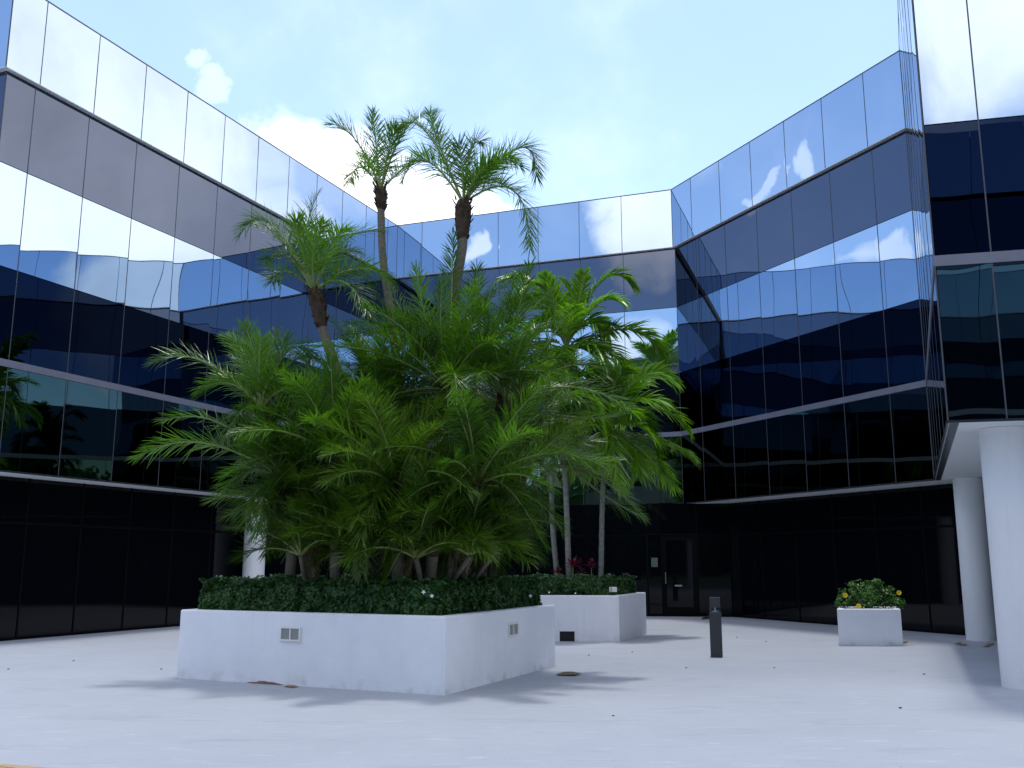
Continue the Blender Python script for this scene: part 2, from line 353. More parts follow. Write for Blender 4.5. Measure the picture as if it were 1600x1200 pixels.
# the near block: the two bays in view pane by pane, the rest as glazing
NM = SN + (NEND - SN).normalized() * (.70 + 2 * 1.4725)
CORN[(round(NM.x, 2), round(NM.y, 2))] = 0
facade(SN, NM, .70, True, seed0=6); facade(NM, NEND, 1.4725, False, seed0=7)

# backing wall, parapet body, metal bands, mullions, soffits
def offpt2(i, o1, o2):
    a, P, b = chain[i - 1], chain[i], chain[i + 1]; t1 = (P - a).normalized(); t2 = (b - P).normalized()
    n1 = Vector((t1.y, -t1.x, 0)); n2 = Vector((t2.y, -t2.x, 0)); det = n1.x * n2.y - n1.y * n2.x
    d1, d2 = n1.dot(P) + o1, n2.dot(P) + o2
    return Vector(((d1 * n2.y - d2 * n1.y) / det, (n1.x * d2 - n2.x * d1) / det, 0))
def offpt(i, off):
    if isinstance(off, (list, tuple)):
        if 0 < i < len(chain) - 1: return offpt2(i, off[i - 1], off[i])
        off = off[0] if i == 0 else off[-1]
    P = chain[i]
    if i == 0: t = (chain[1] - chain[0]).normalized(); return P + Vector((t.y, -t.x, 0)) * off
    if i == len(chain) - 1: t = (chain[-1] - chain[-2]).normalized(); return P + Vector((t.y, -t.x, 0)) * off
    t1 = (P - chain[i - 1]).normalized(); t2 = (chain[i + 1] - P).normalized(); n1 = Vector((t1.y, -t1.x, 0)); n2 = Vector((t2.y, -t2.x, 0))
    b = (n1 + n2).normalized(); return P + b * (off / max(.2, b.dot(n1)))
def ribbon(name, m, off0, off1, z0, z1, skip=(), i0=0, i1=None):
    mb = MB()
    for i in range(i0, (i1 or len(chain) - 1)):
        if i in skip: continue
        q = [offpt(i, off0), offpt(i + 1, off0), offpt(i + 1, off1), offpt(i, off1)]
        q = [(p.x - o0.x, p.y - o0.y) for p in q]; mb.prism(q, z0, z1)
    return mb.build(name, m, bld)
ribbon('wall', M['core'], -.35, -.012, Z1, Z5 + .02)
PO = [OUT, OUT, OUT, OUT, 0.0, OUT]; pl = lambda d: [q + d for q in PO]
ribbon('parapet_wall', M['core'], -.35, pl(-.012), Z5 + .022, Z6 - .02)
ribbon('parapet_coping', M['mull'], -.35, pl(.016), Z6 - .018, Z6 + .012)
ribbon('parapet_soffit_trim', M['ledge'], -.005, pl(.012), Z5 - .008, Z5 + .006)
ribbon('floor_band', M['band'], -.011, .022, Z2, Z2 + .15)
mb = MB()
def mullions(A, B, first, off, z0, z1):
    L = (B - A).length; t = (B - A).normalized(); nn = Vector((t.y, -t.x, 0)); u = first; a = math.atan2(t.y, t.x)
    while u < L - .35:
        p = A + t * u + nn * (off + .004) - o0; mb.box((p.x, p.y, (z0 + z1) / 2), .019, .02, z1 - z0, a); u += 1.4725
for k_, (A, B, f) in enumerate(((LC, LK, .72), (LK, KR, 1.12), (KR, RS, 1.13), (RS, SN, .55), (SN, NEND, .70))):
    mullions(A, B, f, .0, Z1, Z2); mullions(A, B, f, 0, Z2 + .15, Z5 - .035)
    # the parapet bays line up with those below
    mullions(A, B, f, PO[k_ + 1], Z5 + .006, Z6 - .018)
mb.build('mullions', M['mull'], bld)
# corner posts
for i in range(1, len(chain) - 1):
    for off, za, zb in ((.008, Z1, Z5 - .035), (pl(.008), Z5 + .006, Z6)):
        p = offpt(i, off) - o0; mb = MB(); mb.tube([(p.x, p.y, za), (p.x, p.y, zb)], [.012, .012], 6); mb.build('corner_post', M['mull'], bld)

# soffit, ground floor glass
GL, GR, GK = (157.0087, 16.9829 + .83), (25.0871, 18.60), (82.0, 30.25)
G_LC = meet(157.0087, 17.81, 67.0087, LC.dot(nrm(67.0087)) + .8)
G_LK = meet(*GL, *GK); G_KR = meet(*GK, *GR)
G_REND = nrm(GR[0]) * GR[1] + Vector((math.sin(R(GR[0])), -math.cos(R(GR[0])), 0)) * (-meet(*GR, *GK).dot(Vector((-math.sin(R(GR[0])), math.cos(R(GR[0])), 0))) + 21)
mb = MB(); r_ = lambda *P: [(p.x - o0.x, p.y - o0.y) for p in P]
def inn(t, d, k): return (t, d + k)
mb.prism(r_(LC, LK, meet(*inn(*FL, 3), *inn(*FK, 3)), LC + ret * 3), Z1 - .03, Z1)
mb.prism(r_(LK, KR, meet(*inn(*FK, 3), *inn(*FR, 3)), meet(*inn(*FL, 3), *inn(*FK, 3))), Z1 - .03, Z1)
mb.prism(r_(KR, RS, SN, NEND, NEND + Vector((2.3, 9.6, 0)), RS + Vector((3.2, 1.3, 0)), meet(*inn(*FK, 3), *inn(*FR, 3))), Z1 - .03, Z1)
mb.prism(r_(LC, LEND, LEND + (LK - LC).normalized() * 3, LC + ret * 3), Z1 - .03, Z1)
mb.build('soffit', M['soffit'], bld)
mb = MB()   # roof deck just under the parapet top
mb.prism(r_(LC, LK, meet(*inn(*FL, 8), *inn(*FK, 8)), LC + ret * 8), Z6 - .6, Z6 - .4)
mb.prism(r_(LK, KR, meet(*inn(*FK, 8), *inn(*FR, 8)), meet(*inn(*FL, 8), *inn(*FK, 8))), Z6 - .6, Z6 - .4)
mb.prism(r_(KR, RS, SN, NEND, NEND + Vector((4, 14, 0)), meet(*inn(*FK, 8), *inn(*FR, 8))), Z6 - .6, Z6 - .4)
mb.build('roof', M['roofgrey'], bld)
# dark trim round the foot of the glass: a strip on the underside of the side face, a thin line on the near block and wings
mb = MB()
tS = (SN - RS).normalized(); iS = Vector((-tS.y, tS.x, 0))
mb.prism(r_(RS + iS * .01, SN + iS * .01, SN + iS * .125 , RS + iS * .125), Z1 - .034, Z1 - .0305)
for i in range(0, len(chain) - 1):
    q = [offpt(i, .001), offpt(i + 1, .001), offpt(i + 1, .03), offpt(i, .03)]
    mb.prism(r_(*q), Z1 - .036, Z1 - .004)
mb.build('foot_trim', M['darktrim'], bld)

def gwall(A, B, spl, name='ground_floor_glass'):
    t = (B - A).normalized(); nn = Vector((t.y, -t.x, 0)); L = (B - A).length; u = 0; k = 0
    while u < L - .05:
        w_ = min(spl, L - u); a, b = A - o0 + t * u, A - o0 + t * (u + w_)
        for (z0, z1) in ((.04, 2.42), (2.46, Z1 - .03)):
            pb = pane(a, b, z0, z1, .008, hash((A.x, k, z0)) & 0xfff, .0006, .012, 4); pb.build('ground_floor_pane', M['gfglass'], bld, True)
        p = a; mbf.box((p.x, p.y, Z1 / 2 - .015), .03, .05, Z1 - .03, math.atan2(t.y, t.x)); u += w_; k += 1
    c = (A + B) / 2 - o0
    for z, h in ((2.44, .035), (.02, .04)):
        cc_ = c + nn * -.004; mbf.box((cc_.x, cc_.y, z), L, .044, h, math.atan2(t.y, t.x))
    q = A - o0, B - o0
    back.prism([(q[0] - nn * .3)[:2], (q[1] - nn * .3)[:2], (q[1] - nn * .03)[:2], (q[0] - nn * .03)[:2]], 0, Z1 - .031)
GW, mbf, back = MB(), MB(), MB()
gl_start = nrm(157.0087) * 17.81 + Vector((-math.sin(R(157.0087)), math.cos(R(157.0087)), 0)) * (-13.6)
DOOR_A, DOOR_B = gpt(1013, 963.6), gpt(1093, 963.6)
dk = (G_KR - G_LK).normalized(); kn = Vector((dk.y, -dk.x, 0))
uA = (DOOR_A - G_LK).dot(dk); uB = (DOOR_B - G_LK).dot(dk); DA = G_LK + dk * uA; DB = G_LK + dk * uB
gwall(gl_start, G_LK, 1.4725); gwall(G_LK, DA, 1.5); gwall(DB, G_KR, 1.3); gwall(G_KR, G_REND, 1.4725)
gwall(gl_start + ret * 10, gl_start, 1.4725)
mbf.build('ground_floor_frames', M['frame'], bld)
# entrance: sidelight, door leaf, transom
qa, qb = DA - o0, DB - o0; back.prism([(qa - kn * .4)[:2], (qb - kn * .4)[:2], (qb - kn * .12)[:2], (qa - kn * .12)[:2]], 0, Z1 - .031)  # dark slab added behind the door to stop light leaking through
def rel_(p, z): return Vector((p.x - o0.x, p.y - o0.y, z))
angK = math.atan2(dk.y, dk.x); W_ = uB - uA
eb = MB(); e = DA + dk * (W_ / 2)
eb.box(rel_(e, 2.95), W_, .05, .95, angK)
eb.build('transom_panel', M['gfglass'], bld)
sl = MB(); side_w = W_ * .30
f2 = MB()
for u in (0.02, side_w, W_ - .04): p = DA + dk * u; f2.box(rel_(p, 1.23), .055, .09, 2.46, angK)
p = DA + dk * (W_ / 2); f2.box(rel_(p, 2.47), W_ + .05, .09, .05, angK); f2.box(rel_(p + kn * .0, .03), side_w * 0 + W_, .08, .06, angK)
fr = f2.build('door_frame', M['frame'], bld)
p = DA + dk * (side_w / 2); sl.box(rel_(p, 1.25), side_w - .06, .02, 2.36, angK); sl.build('sidelight', M['gfglass'], bld)
dl = MB(); dw = W_ - side_w - .10; pc = DA + dk * (side_w + .035 + dw / 2)
dl.box(rel_(pc, 1.25), dw - .18, .015, 2.1, angK, mi=1)
for s in (-1, 1): q = pc + dk * (s * (dw / 2 - .05)); dl.box(rel_(q, 1.25), .09, .045, 2.34, angK, mi=0)
dl.box(rel_(pc, .18), dw - .19, .045, .2, angK); dl.box(rel_(pc, 2.36), dw - .19, .045, .12, angK)
door = dl.build('door', [M['frame'], M['gfglass']], bld)
h = MB(); q = pc - dk * (dw / 2 - .06) + kn * .07; h.tube([rel_(q, .98), rel_(q, 1.32)], [.014, .014], 8)
for z in (1.0, 1.3): h.tube([rel_(q, z), rel_(q - kn * .06, z)], [.009, .009], 6)
back.build('ground_floor_core', M['core'], bld)
ho = h.build('handle', M['chrome'], door)
h = MB(); q = pc + kn * .04; h.box(rel_(q - dk * .05, .92), .22, .03, .045, angK); h.build('push_bar', M['chrome'], door)
h = MB(); h.box(rel_(DA + dk * (side_w * .5) + kn * .014, 1.62), .2, .004, .28, angK); h.build('notice', mat('notice_paper', (.10, .13, .12), .6), bld)

# columns
def column(loc, label, r=.30):
    mb = MB(); rr = [(0, r), (.02, r), (Z1 - .034, r)]
    seg = 48; rows = [[Vector((math.cos(6.28318 * j / seg) * q, math.sin(6.28318 * j / seg) * q, z)) for j in range(seg)] for z, q in rr]
    mb.grid(rows, closed=True)
    o = mb.build('column', M['colwhite'], None, True); o.location = loc; tag(o, label, 'column', 'round white columns under the glass building'); return o
column((6.74, 13.0, 0), 'near round white column rising to the soffit at the right edge of the picture')
column((9.90, 20.75, 0), 'round white column under the near block, behind the bigger column, shaded on its right')
column((-7.24, 27.22, 0), 'round white column under the left wing, half hidden behind the palm clump')

# opposing block, seen only mirrored in the near block's glass
ob = empty('opposite_glass_block', (10, -3, 0)); oo = Vector((10, -3, 0))
tag(ob, 'mirror glass block across the courtyard, seen only reflected in the near right block', 'building')
tN = (NEND - SN).normalized(); OB = Vector((.6, -1.3, 0)); OA = OB + tN * 26; OB2 = OB + Vector((-tN.y * -1, tN.x * -1, 0)) * 0
save = dict(CORN); facade(OA, OB, 1.0, False, seed0=9, owner=ob, org=oo, top=.2)
mb = MB(); nn_ = Vector(((OB - OA).normalized().y, -(OB - OA).normalized().x, 0))
q = [OA - nn_ * 9 - oo, OB - nn_ * 9 - oo, OB - nn_ * .02 - oo, OA - nn_ * .02 - oo]; mb.prism([p[:2] for p in q], Z1, Z6 - .1); mb.build('wall', M['core'], ob)
mb = MB(); q = [OA + nn_ * .01 - oo, OB + nn_ * .01 - oo, OB + nn_ * .03 - oo, OA + nn_ * .03 - oo]; mb.prism([p[:2] for p in q], Z2, Z2 + .15); mb.build('floor_band', M['band'], ob)
mb = MB()
for k in range(5): p = OA + (OB - OA) * (.08 + .21 * k) - nn_ * .9 - oo; mb.tube([(p.x, p.y, 0), (p.x, p.y, Z1)], [.3, .3], 20)
mb.build('columns', M['colwhite'], ob, True)

# neighbour mirrored in the back wing
nb = empty('neighbouring_building', (-27, -22, 0)); tag(nb, 'plain grey flat-roofed block far beyond the courtyard, mirrored in the back wing glass', 'building')
mb = MB(); mb.box((0, 0, 9.6), 14, 9, 19.2, R(30)); mb.build('wall', M['grey_wall'], nb); mb = MB(); mb.box((0, 0, 19.35), 14.4, 9.4, .3, R(30)); mb.box((3, 1, 20.2), 4, 3, 1.4, R(30)); mb.build('roof', M['roofgrey'], nb)
mb = MB()
for fl in range(5):
    for c_ in range(6):
        p = Matrix.Rotation(R(30), 3, 'Z') @ Vector((-5.5 + 2.2 * c_, 4.52, 0)); mb.box((p.x, p.y, 2.4 + 3.4 * fl), 1.4, .06, 1.5, R(30))
mb.build('windows', M['vision'], nb)

# ------------------------------------------------------------------ planters
def planter(corners, h, label, wall=.16, group='white planters in the courtyard', rim_z=None):
    c = sum((Vector((p[0], p[1], 0)) for p in corners), Vector()) / len(corners)
    root = empty('planter', (c.x, c.y, 0)); tag(root, label, 'planter', group)
    P = [Vector((p[0], p[1], 0)) - c for p in corners]; n = len(P)
    area = sum(P[i].x * P[(i + 1) % n].y - P[(i + 1) % n].x * P[i].y for i in range(n))
    if area < 0: P.reverse()
    def inset(d):
        out = []
        for i in range(n):
            a, b, e_ = P[i - 1], P[i], P[(i + 1) % n]; t1 = (b - a).normalized(); t2 = (e_ - b).normalized()
            n1 = Vector((-t1.y, t1.x, 0)); n2 = Vector((-t2.y, t2.x, 0)); m = (n1 + n2).normalized(); out.append(b + m * (d / m.dot(n1)))
        return out
    I = inset(wall); mb = MB(); up = lambda L_, z: [Vector((p.x, p.y, z)) for p in L_]
    rows = [up(P, 0), up(P, h - .015), up(inset(.012), h), up(inset(wall - .012), h), up(I, h - .015), up(I, h - .18)]
    mb.grid(rows, closed=True); mb.build('wall', M['white'], root)
    s = MB(); s.face(up(inset(wall - .005), h - .1)); s.build('soil', M['soil'], root)
    return root, c, [p + c for p in I]
pA, pF, pR = Vector((-4.74, 14.02, 0)), Vector((-.83, 12.22, 0)), Vector((.68, 15.60, 0)); pB = pA + pR - pF
H1 = .945
P1, c1, I1 = planter([pA, pF, pR, pB], H1, 'large white stucco planter holding the dense palm clump and low dark hedge')
p2A, p2F, p2R = Vector((.25, 20.5, 0)), Vector((2.22, 20.32, 0)), Vector((3.08, 22.5, 0))
p2B = Vector((1.1, 23.6, 0)); p2L = Vector((-.6, 23.1, 0))
P2, c2, I2 = planter([p2A, p2F, p2R, p2B, p2L], .935, 'angular white planter with slim ringed palms and a black opening at its foot')
p3 = [Vector((6.42, 19.34, 0)), Vector((7.66, 19.30, 0)), Vector((7.98, 20.3, 0)), Vector((6.78, 20.36, 0))]
P3, c3, I3 = planter(p3, .71, 'small square white planter with a leafy yellow-flowered shrub, beside the round column', wall=.12)
# vents on the big planter
def vent(a, b, u, z, w_, h_, parent, c):
    t = (b - a).normalized(); nn = Vector((t.y, -t.x, 0)); p = a + t * u - c; ang = math.atan2(t.y, t.x); fr_ = MB(); lv = MB()
    for s in (-1, 1):
        q = p + t * (s * (w_ / 2 - .012)) + nn * .01; fr_.box((q.x, q.y, z), .024, .03, h_, ang)
    q = p + nn * .01
    for s in (-1, 1): fr_.box((q.x, q.y, z + s * (h_ / 2 - .012)), w_ - .049, .028, .024, ang)
    fr_.box((q.x, q.y, z), .02, .026, h_ - .05, ang)
    f = fr_.build('vent', M['louvre_frame'], parent)
    n = 7
    for k in range(n):
        q = p + nn * .008; lv.box((q.x, q.y, z - h_ / 2 + .03 + (h_ - .06) * k / (n - 1)), w_ - .05, .012, .008, ang)
    lv.box((p.x + nn.x * .002, p.y + nn.y * .002, z), w_ - .05, .003, h_ - .05, ang)
    lv.build('louvres', M['louvre'], f)
tF = (pF - pA); vent(pA, pF, 1.95, .665, .34, .19, P1, c1)
tR = (pR - pF); vent(pF, pR, 2.05, .665, .34, .19, P1, c1)
# rust stain at the foot of the big planter
t = (pF - pA).normalized(); nn = Vector((t.y, -t.x, 0)); rr = random.Random(2); mb = MB(); up_, lo_ = [], []
for k in range(13):
    f = k / 12; q = pA + t * (1.25 + .62 * f) - c1 + nn * .0015; hgt = .035 * math.sin(math.pi * f) * rr.uniform(.5, 1.1) + .002; lo_.append(Vector((q.x, q.y, .003))); up_.append(Vector((q.x, q.y, .003 + hgt)))
mb.grid([lo_, up_]); mb.grid([lo_, [p + nn * (.05 * math.sin(math.pi * k / 12) * rr.uniform(.5, 1.2) + .003) for k, p in enumerate(lo_)]]); mb.build('rust_stain', M['rust'], P1)
# black opening at the foot of the second planter
t = (p2F - p2A).normalized(); nn = Vector((t.y, -t.x, 0)); q = gpt(895, 1003) - c2
mb = MB(); q = p2F - t * 1.08 + nn * .003 - c2
mb.box((q.x, q.y, .105), .31, .004, .20, math.atan2(t.y, t.x)); mb.box((q.x + .145, q.y + .006, .105), .015, .02, .21, math.atan2(t.y, t.x))
mb.build('drain_opening', M['core'], P2)

# ------------------------------------------------------------------ vegetation builders
def leafcloud(mb, pts, size, up=.4, seed=0):
    rr = random.Random(seed)
    for p, nrm_, tone in pts:
        n = (nrm_ + Vector((rr.gauss(0, .55), rr.gauss(0, .55), rr.gauss(up, .45)))).normalized()
        a = n.orthogonal().normalized(); a = Matrix.Rotation(rr.uniform(0, 6.28), 3, n) @ a; b = n.cross(a); s = size * rr.uniform(.6, 1.25)
        L_ = a * s; W2 = b * s * .46; k = n * s * .12
        mb.face([p - L_ * .5, p - W2 * .5 + k * 0, p + W2 * -.9 + L_ * .12 + k, p + L_ * .55], tone); mb.face([p - L_ * .5, p + L_ * .55, p + W2 * .9 + L_ * .12 + k, p + W2 * .5], tone)
def hedge(poly, z0, z1, root_loc, name, label, n, size, seed, thick=None, flowers=()):
    """clipped hedge filling a convex plan polygon"""
    rr = random.Random(seed); c = sum(poly, Vector()) / len(poly); root = empty(name, (c.x, c.y, z0)); tag(root, label, 'hedge', 'clipped hedges in the planters')
    N_ = len(poly); area = sum(poly[i].x * poly[(i + 1) % N_].y - poly[(i + 1) % N_].x * poly[i].y for i in range(N_))
    P = [p - c for p in (poly if area > 0 else list(reversed(poly)))]; H = z1 - z0; pts = []
    def bulge(x, y, z): return .06 * noise.noise(Vector((x * 2.1 + seed, y * 2.1, z * 3))) + .05 * noise.noise(Vector((x * 6, y * 6 + seed, z * 6)))
    per = [(P[(i + 1) % N_] - P[i]).length for i in range(N_)]; tot = sum(per)
    for k in range(n):
        if rr.random() < .62:      # sides
            s = rr.uniform(0, tot); i = 0
            while s > per[i]: s -= per[i]; i += 1
            t = (P[(i + 1) % N_] - P[i]).normalized(); nn = Vector((t.y, -t.x, 0)); z = rr.uniform(-.02, 1) ** .9 * H if True else 0
            z = rr.uniform(-.02, 1) * H
            p = P[i] + t * s; b = bulge(p.x + c.x, p.y + c.y, z)
            rnd_ = .09 * max(0, (z / H - .6) / .4) ** 2
            p = p + nn * (-.02 + 1.3 * b - rnd_ - rr.uniform(0, .05)); pts.append((Vector((p.x, p.y, z)), nn, min(1, max(0, .35 + 3.5 * b + rr.gauss(0, .22)))))
        else:
            while True:
                a = [rr.random() for _ in range(N_)]; a = [x ** 3 for x in a]; sm = sum(a); p = sum((P[i] * (a[i] / sm) for i in range(N_)), Vector())
                break
            b = bulge(p.x + c.x, p.y + c.y, 9); pts.append((Vector((p.x, p.y, H + 1.7 * b - rr.uniform(0, .04))), Vector((0, 0, 1)), min(1, max(0, .45 + 3.5 * b + rr.gauss(0, .22)))))
    mb = MB(); leafcloud(mb, pts, size, .5, seed); mb.build('leaves', M['hedge'], root)
    q = [p * (1 - .2 / max(.3, p.length)) for p in P]; mb = MB(); mb.prism([(p.x, p.y) for p in q], -.05, H - .13); mb.build('dark_shade_core', M['hedge_core'], root)  # near-black solid body, the shade inside the hedge put into its colour
    for (fx, fy, fz, s) in flowers:
        fm = MB(); cpt = Vector((fx, fy, fz)) - Vector((c.x, c.y, z0))
        for k in range(5):
            a = 6.283 * k / 5 + fx * 7; d1 = Vector((math.cos(a), -.35, math.sin(a))).normalized(); d2 = Vector((math.cos(a + .9), -.3, math.sin(a + .9))).normalized(); d3 = Vector((math.cos(a - .9), -.3, math.sin(a - .9))).normalized()
            fm.face([cpt, cpt + d3 * s * .35, cpt + d1 * s, cpt + d2 * s * .35])
        fm.build('flower', M['whitep'], root)
    return root

def leaflet(mb, p, d, up, L_, W_, droop, tone):
    """one leaflet: creased blade, tapering, bending down along its length"""
    side = d.cross(up)
    if side.length < 1e-4: return
    side.normalize(); rows = []
    for s, wf in ((0, .45), (.28, 1.0), (.66, .72), (1, .04)):
        c = p + d * (L_ * s) + Vector((0, 0, -droop * L_ * s * s)); k = up * (W_ * .22 * wf)
        rows.append((c - side * (W_ * .5 * wf) + k, c, c + side * (W_ * .5 * wf) + k))
    n = len(mb.v)
    for r in rows: mb.v += [tuple(q) for q in r]
    for i in range(3):
        for j in (0, 1):
            a = n + i * 3 + j; mb.f.append((a, a + 1, a + 4, a + 3)); mb.t.append(tone); mb.mi.append(0)

def bez(a, b, c, t): return a * (1 - t) ** 2 + b * (2 * t * (1 - t)) + c * t * t
def frond(mb, st, a, b, c, kind='date', rr=random, pairs=None, tone=.5, roll=0.0, scale=1.0):
    """feather frond along the curve a-b-c"""
    L_ = ((b - a).length + (c - b).length) * .93
    if kind == 'date': pairs = pairs or int(30 + 20 * L_); ll = .45 * scale; lw = .0165 * scale; t0 = .15
    elif kind == 'broad': pairs = pairs or int(16 + 11 * L_); ll = .66 * scale; lw = .064 * scale; t0 = .16
    pts = [bez(a, b, c, i / 12) for i in range(13)]
    st.tube(pts, [(.018 * (1 - i / 12) + .0035) * scale for i in range(13)], 5, False, mi=1)
    for i in range(pairs):
        t = t0 + (1 - t0) * (i + rr.uniform(-.2, .2)) / (pairs - 1); t = min(1, max(t0, t))
        p = bez(a, b, c, t); tg = ((b - a) * (1 - t) + (c - b) * t).normalized()
        sd_ = tg.cross(Vector((0, 0, 1)))
        if sd_.length < .15: sd_ = Vector((1, 0, 0)) - tg * tg.x
        sd_.normalize(); up = sd_.cross(tg).normalized()
        if roll: q = Matrix.Rotation(roll, 3, tg); sd_ = q @ sd_; up = q @ up
        prof = min(1, (t - t0) * 5 + .45) * (1 - .55 * max(0, (t - .55) / .45) ** 1.6)
        for s in (-1, 1):
            if rr.random() < .04: continue
            if kind == 'date':
                ang = R(60 - 34 * t + rr.gauss(0, 8)); el = R(rr.gauss(20, 24)); dr = rr.uniform(.0, .28)
            else:
                ang = R(56 - 28 * t + rr.gauss(0, 4)); el = R(rr.gauss(26, 9)); dr = rr.uniform(.2, .55)
            d = tg * math.cos(ang) + (sd_ * s * math.cos(el) + up * math.sin(el)) * math.sin(ang)
            leaflet(mb, p, d.normalized(), up, ll * prof * rr.uniform(.85, 1.1), lw * rr.uniform(.8, 1.15), dr, min(1, max(0, tone + rr.gauss(0, .16))))

def crown_fronds(base, specs, n_extra, length, rr, el0=(20, 85), az=None, droop=.5):
    """specs: explicit curves; plus n_extra fronds spread on a golden-angle spiral"""
    out = list(specs)
    for k in range(n_extra):
        A = 2.39996 * k + rr.uniform(-.3, .3); f = (k + .5) / n_extra; E = R(el0[1] + (el0[0] - el0[1]) * f + rr.gauss(0, 6)); L_ = length * rr.uniform(.8, 1.12)
        d = Vector((math.cos(A) * math.cos(E), math.sin(A) * math.cos(E), math.sin(E)))
        b = base + d * (L_ * .55); E2 = E - R(rr.uniform(50, 95)) * droop * 1.6
        d2 = Vector((math.cos(A) * math.cos(E2), math.sin(A) * math.cos(E2), math.sin(E2))); out.append((base + d * .03, b, b + d2 * (L_ * .5)))
    return out

def trunk_mesh(path, r0, r1, seg=12, rough=.02, seed=0, rings=0):
    mb = MB(); n = len(path) - 1; pts = []; rad = []; steps = 34
    for i in range(steps + 1):
        t = i / steps * n; k = min(n - 1, int(t)); f = t - k
        P0, P1_, P2_, P3_ = path[max(0, k - 1)], path[k], path[k + 1], path[min(n, k + 2)]
        p = .5 * ((2 * P1_) + (P2_ - P0) * f + (2 * P0 - 5 * P1_ + 4 * P2_ - P3_) * f * f + (3 * P1_ - P0 - 3 * P2_ + P3_) * f ** 3)
        pts.append(p); u = i / steps; rad.append((r0 + (r1 - r0) * u) * (1 + rough * math.sin(i * 2.4 + seed) + (rings * (.5 if i % 2 else -.5))))
    mb.tube(pts, rad, seg); return mb, pts
def boots(path_top, path_low, r, seed, n=70):
    """old leaf bases clasping the top of the trunk"""
    rr = random.Random(seed); mb = MB(); ax = path_top - path_low; L_ = ax.length; d = ax.normalized(); a = d.orthogonal().normalized(); b = d.cross(a)
    prof = [(0, .75), (.15, 1.0), (.5, 1.25), (.85, 1.3), (1, .9)]
    mb.tube([path_low + ax * s for s, _ in prof], [r * k for _, k in prof], 12)
    for k in range(n):
        s = rr.random(); A = rr.uniform(0, 6.283); o_ = a * math.cos(A) + b * math.sin(A); p = path_low + ax * s + o_ * r * (.75 + .45 * s)
        q = p + (d * rr.uniform(.7, 1.2) + o_ * rr.uniform(.25, .8)) * rr.uniform(.05, .11); sd_ = d.cross(o_) * .022
        mb.face([p - sd_, p + sd_, q + sd_ * .5, q - sd_ * .5]); mb.face([p - sd_ + o_ * .012, q - sd_ * .5 + o_ * .01, q + sd_ * .5 + o_ * .01, p + sd_ + o_ * .012])
    return mb

def palm(label, group, base, path, r0, r1, curves, kind='date', lmat='palm', seed=1, tones=(.3, .75), boot=None, tmat='bark', dry=0, scale=1.0, rings=0, crownshaft=False, cat='palm tree', name='palm_tree'):
    rr = random.Random(seed); root = empty(name, base); tag(root, label, cat, group); b0 = Vector(base)
    path = [Vector(p) - b0 for p in path]
    mb, pts = trunk_mesh(path, r0, r1, seed=seed, rings=rings); mb.build('trunk', M[tmat], root, True)
    if boot: bm_ = boots(path[-1] + Vector((0, 0, .05)), path[-1] - (path[-1] - path[-2]).normalized() * boot, r1 * 1.25, seed); bm_.build('leaf_bases', M['boots'], root)
    if crownshaft:
        m2 = MB(); d = (path[-1] - path[-2]).normalized(); m2.tube([path[-1] - d * .05, path[-1] + d * .12, path[-1] + d * .45], [r1 * 1.15, r1 * 1.35, r1 * .7], 10); m2.build('crownshaft', M['stalk'], root, True)
    fb = MB()
    for (a, b, c) in curves:
        tn = rr.uniform(*tones) + (rr.uniform(.3, .7) if rr.random() < .12 else 0); frond(fb, fb, Vector(a) - b0, Vector(b) - b0, Vector(c) - b0, kind, rr, tone=tn, roll=rr.gauss(0, .25), scale=scale)
    fb.build('crown', [M[lmat], M['stalk']], root)
    if dry:
        db = MB(); top = path[-1]
        for k in range(dry):
            A = rr.uniform(0, 6.28); o_ = Vector((math.cos(A), math.sin(A), 0)); a = top - Vector((0, 0, .1)); b = a + o_ * .35 + Vector((0, 0, .1)); c = a + o_ * .45 - Vector((0, 0, rr.uniform(.5, .9)))
            frond(db, db, a, b, c, 'date', rr, tone=.5, scale=.6)
        db.build('dry_fronds', [M['dry'], M['dry']], root)
    return root
def via(a, v, c):   # control point so that the curve passes through v half way
    return v * 2 - (a + c) * .5
def pxc(base, Y, lst):
    """curves from picture sightings: (via x, via y, tip x, tip y, depth change of the tip)"""
    out = []
    for vx, vy, tx, ty, dz in lst:
        v = px(vx, vy, Y + dz * .5); c = px(tx, ty, Y + dz); out.append((base, via(base, v, c), c))
    return out

random.seed(7)
G1 = 'palms of the clump in the large planter'
# --- tall palm right
Y = 14.6; top = px(724, 318, Y)
cv = pxc(top, Y, [(808, 232, 838, 275, -.3), (800, 296, 828, 388, -.5), (665, 205, 625, 205, .4), (668, 252, 630, 280, -.5), (690, 235, 672, 178, .6), (735, 240, 752, 222, .4), (770, 255, 815, 262, .9),
                 (745, 275, 770, 255, -.9), (760, 265, 800, 245, -.7), (722, 262, 716, 225, -.2), (752, 285, 790, 290, .7)])
b_ = px(700, 860, 14.7)
palm('tall leaning palm right of centre, shaggy brown neck, frond drooping to the right', G1, (b_.x, b_.y, H1 - .1), [Vector((b_.x, b_.y, H1 - .12)), px(705, 640, 14.7), px(710, 470, Y), px(722, 385, Y), top], .075, .082, cv, seed=11, scale=1.05, boot=.62, dry=0, tones=(.3, .8))
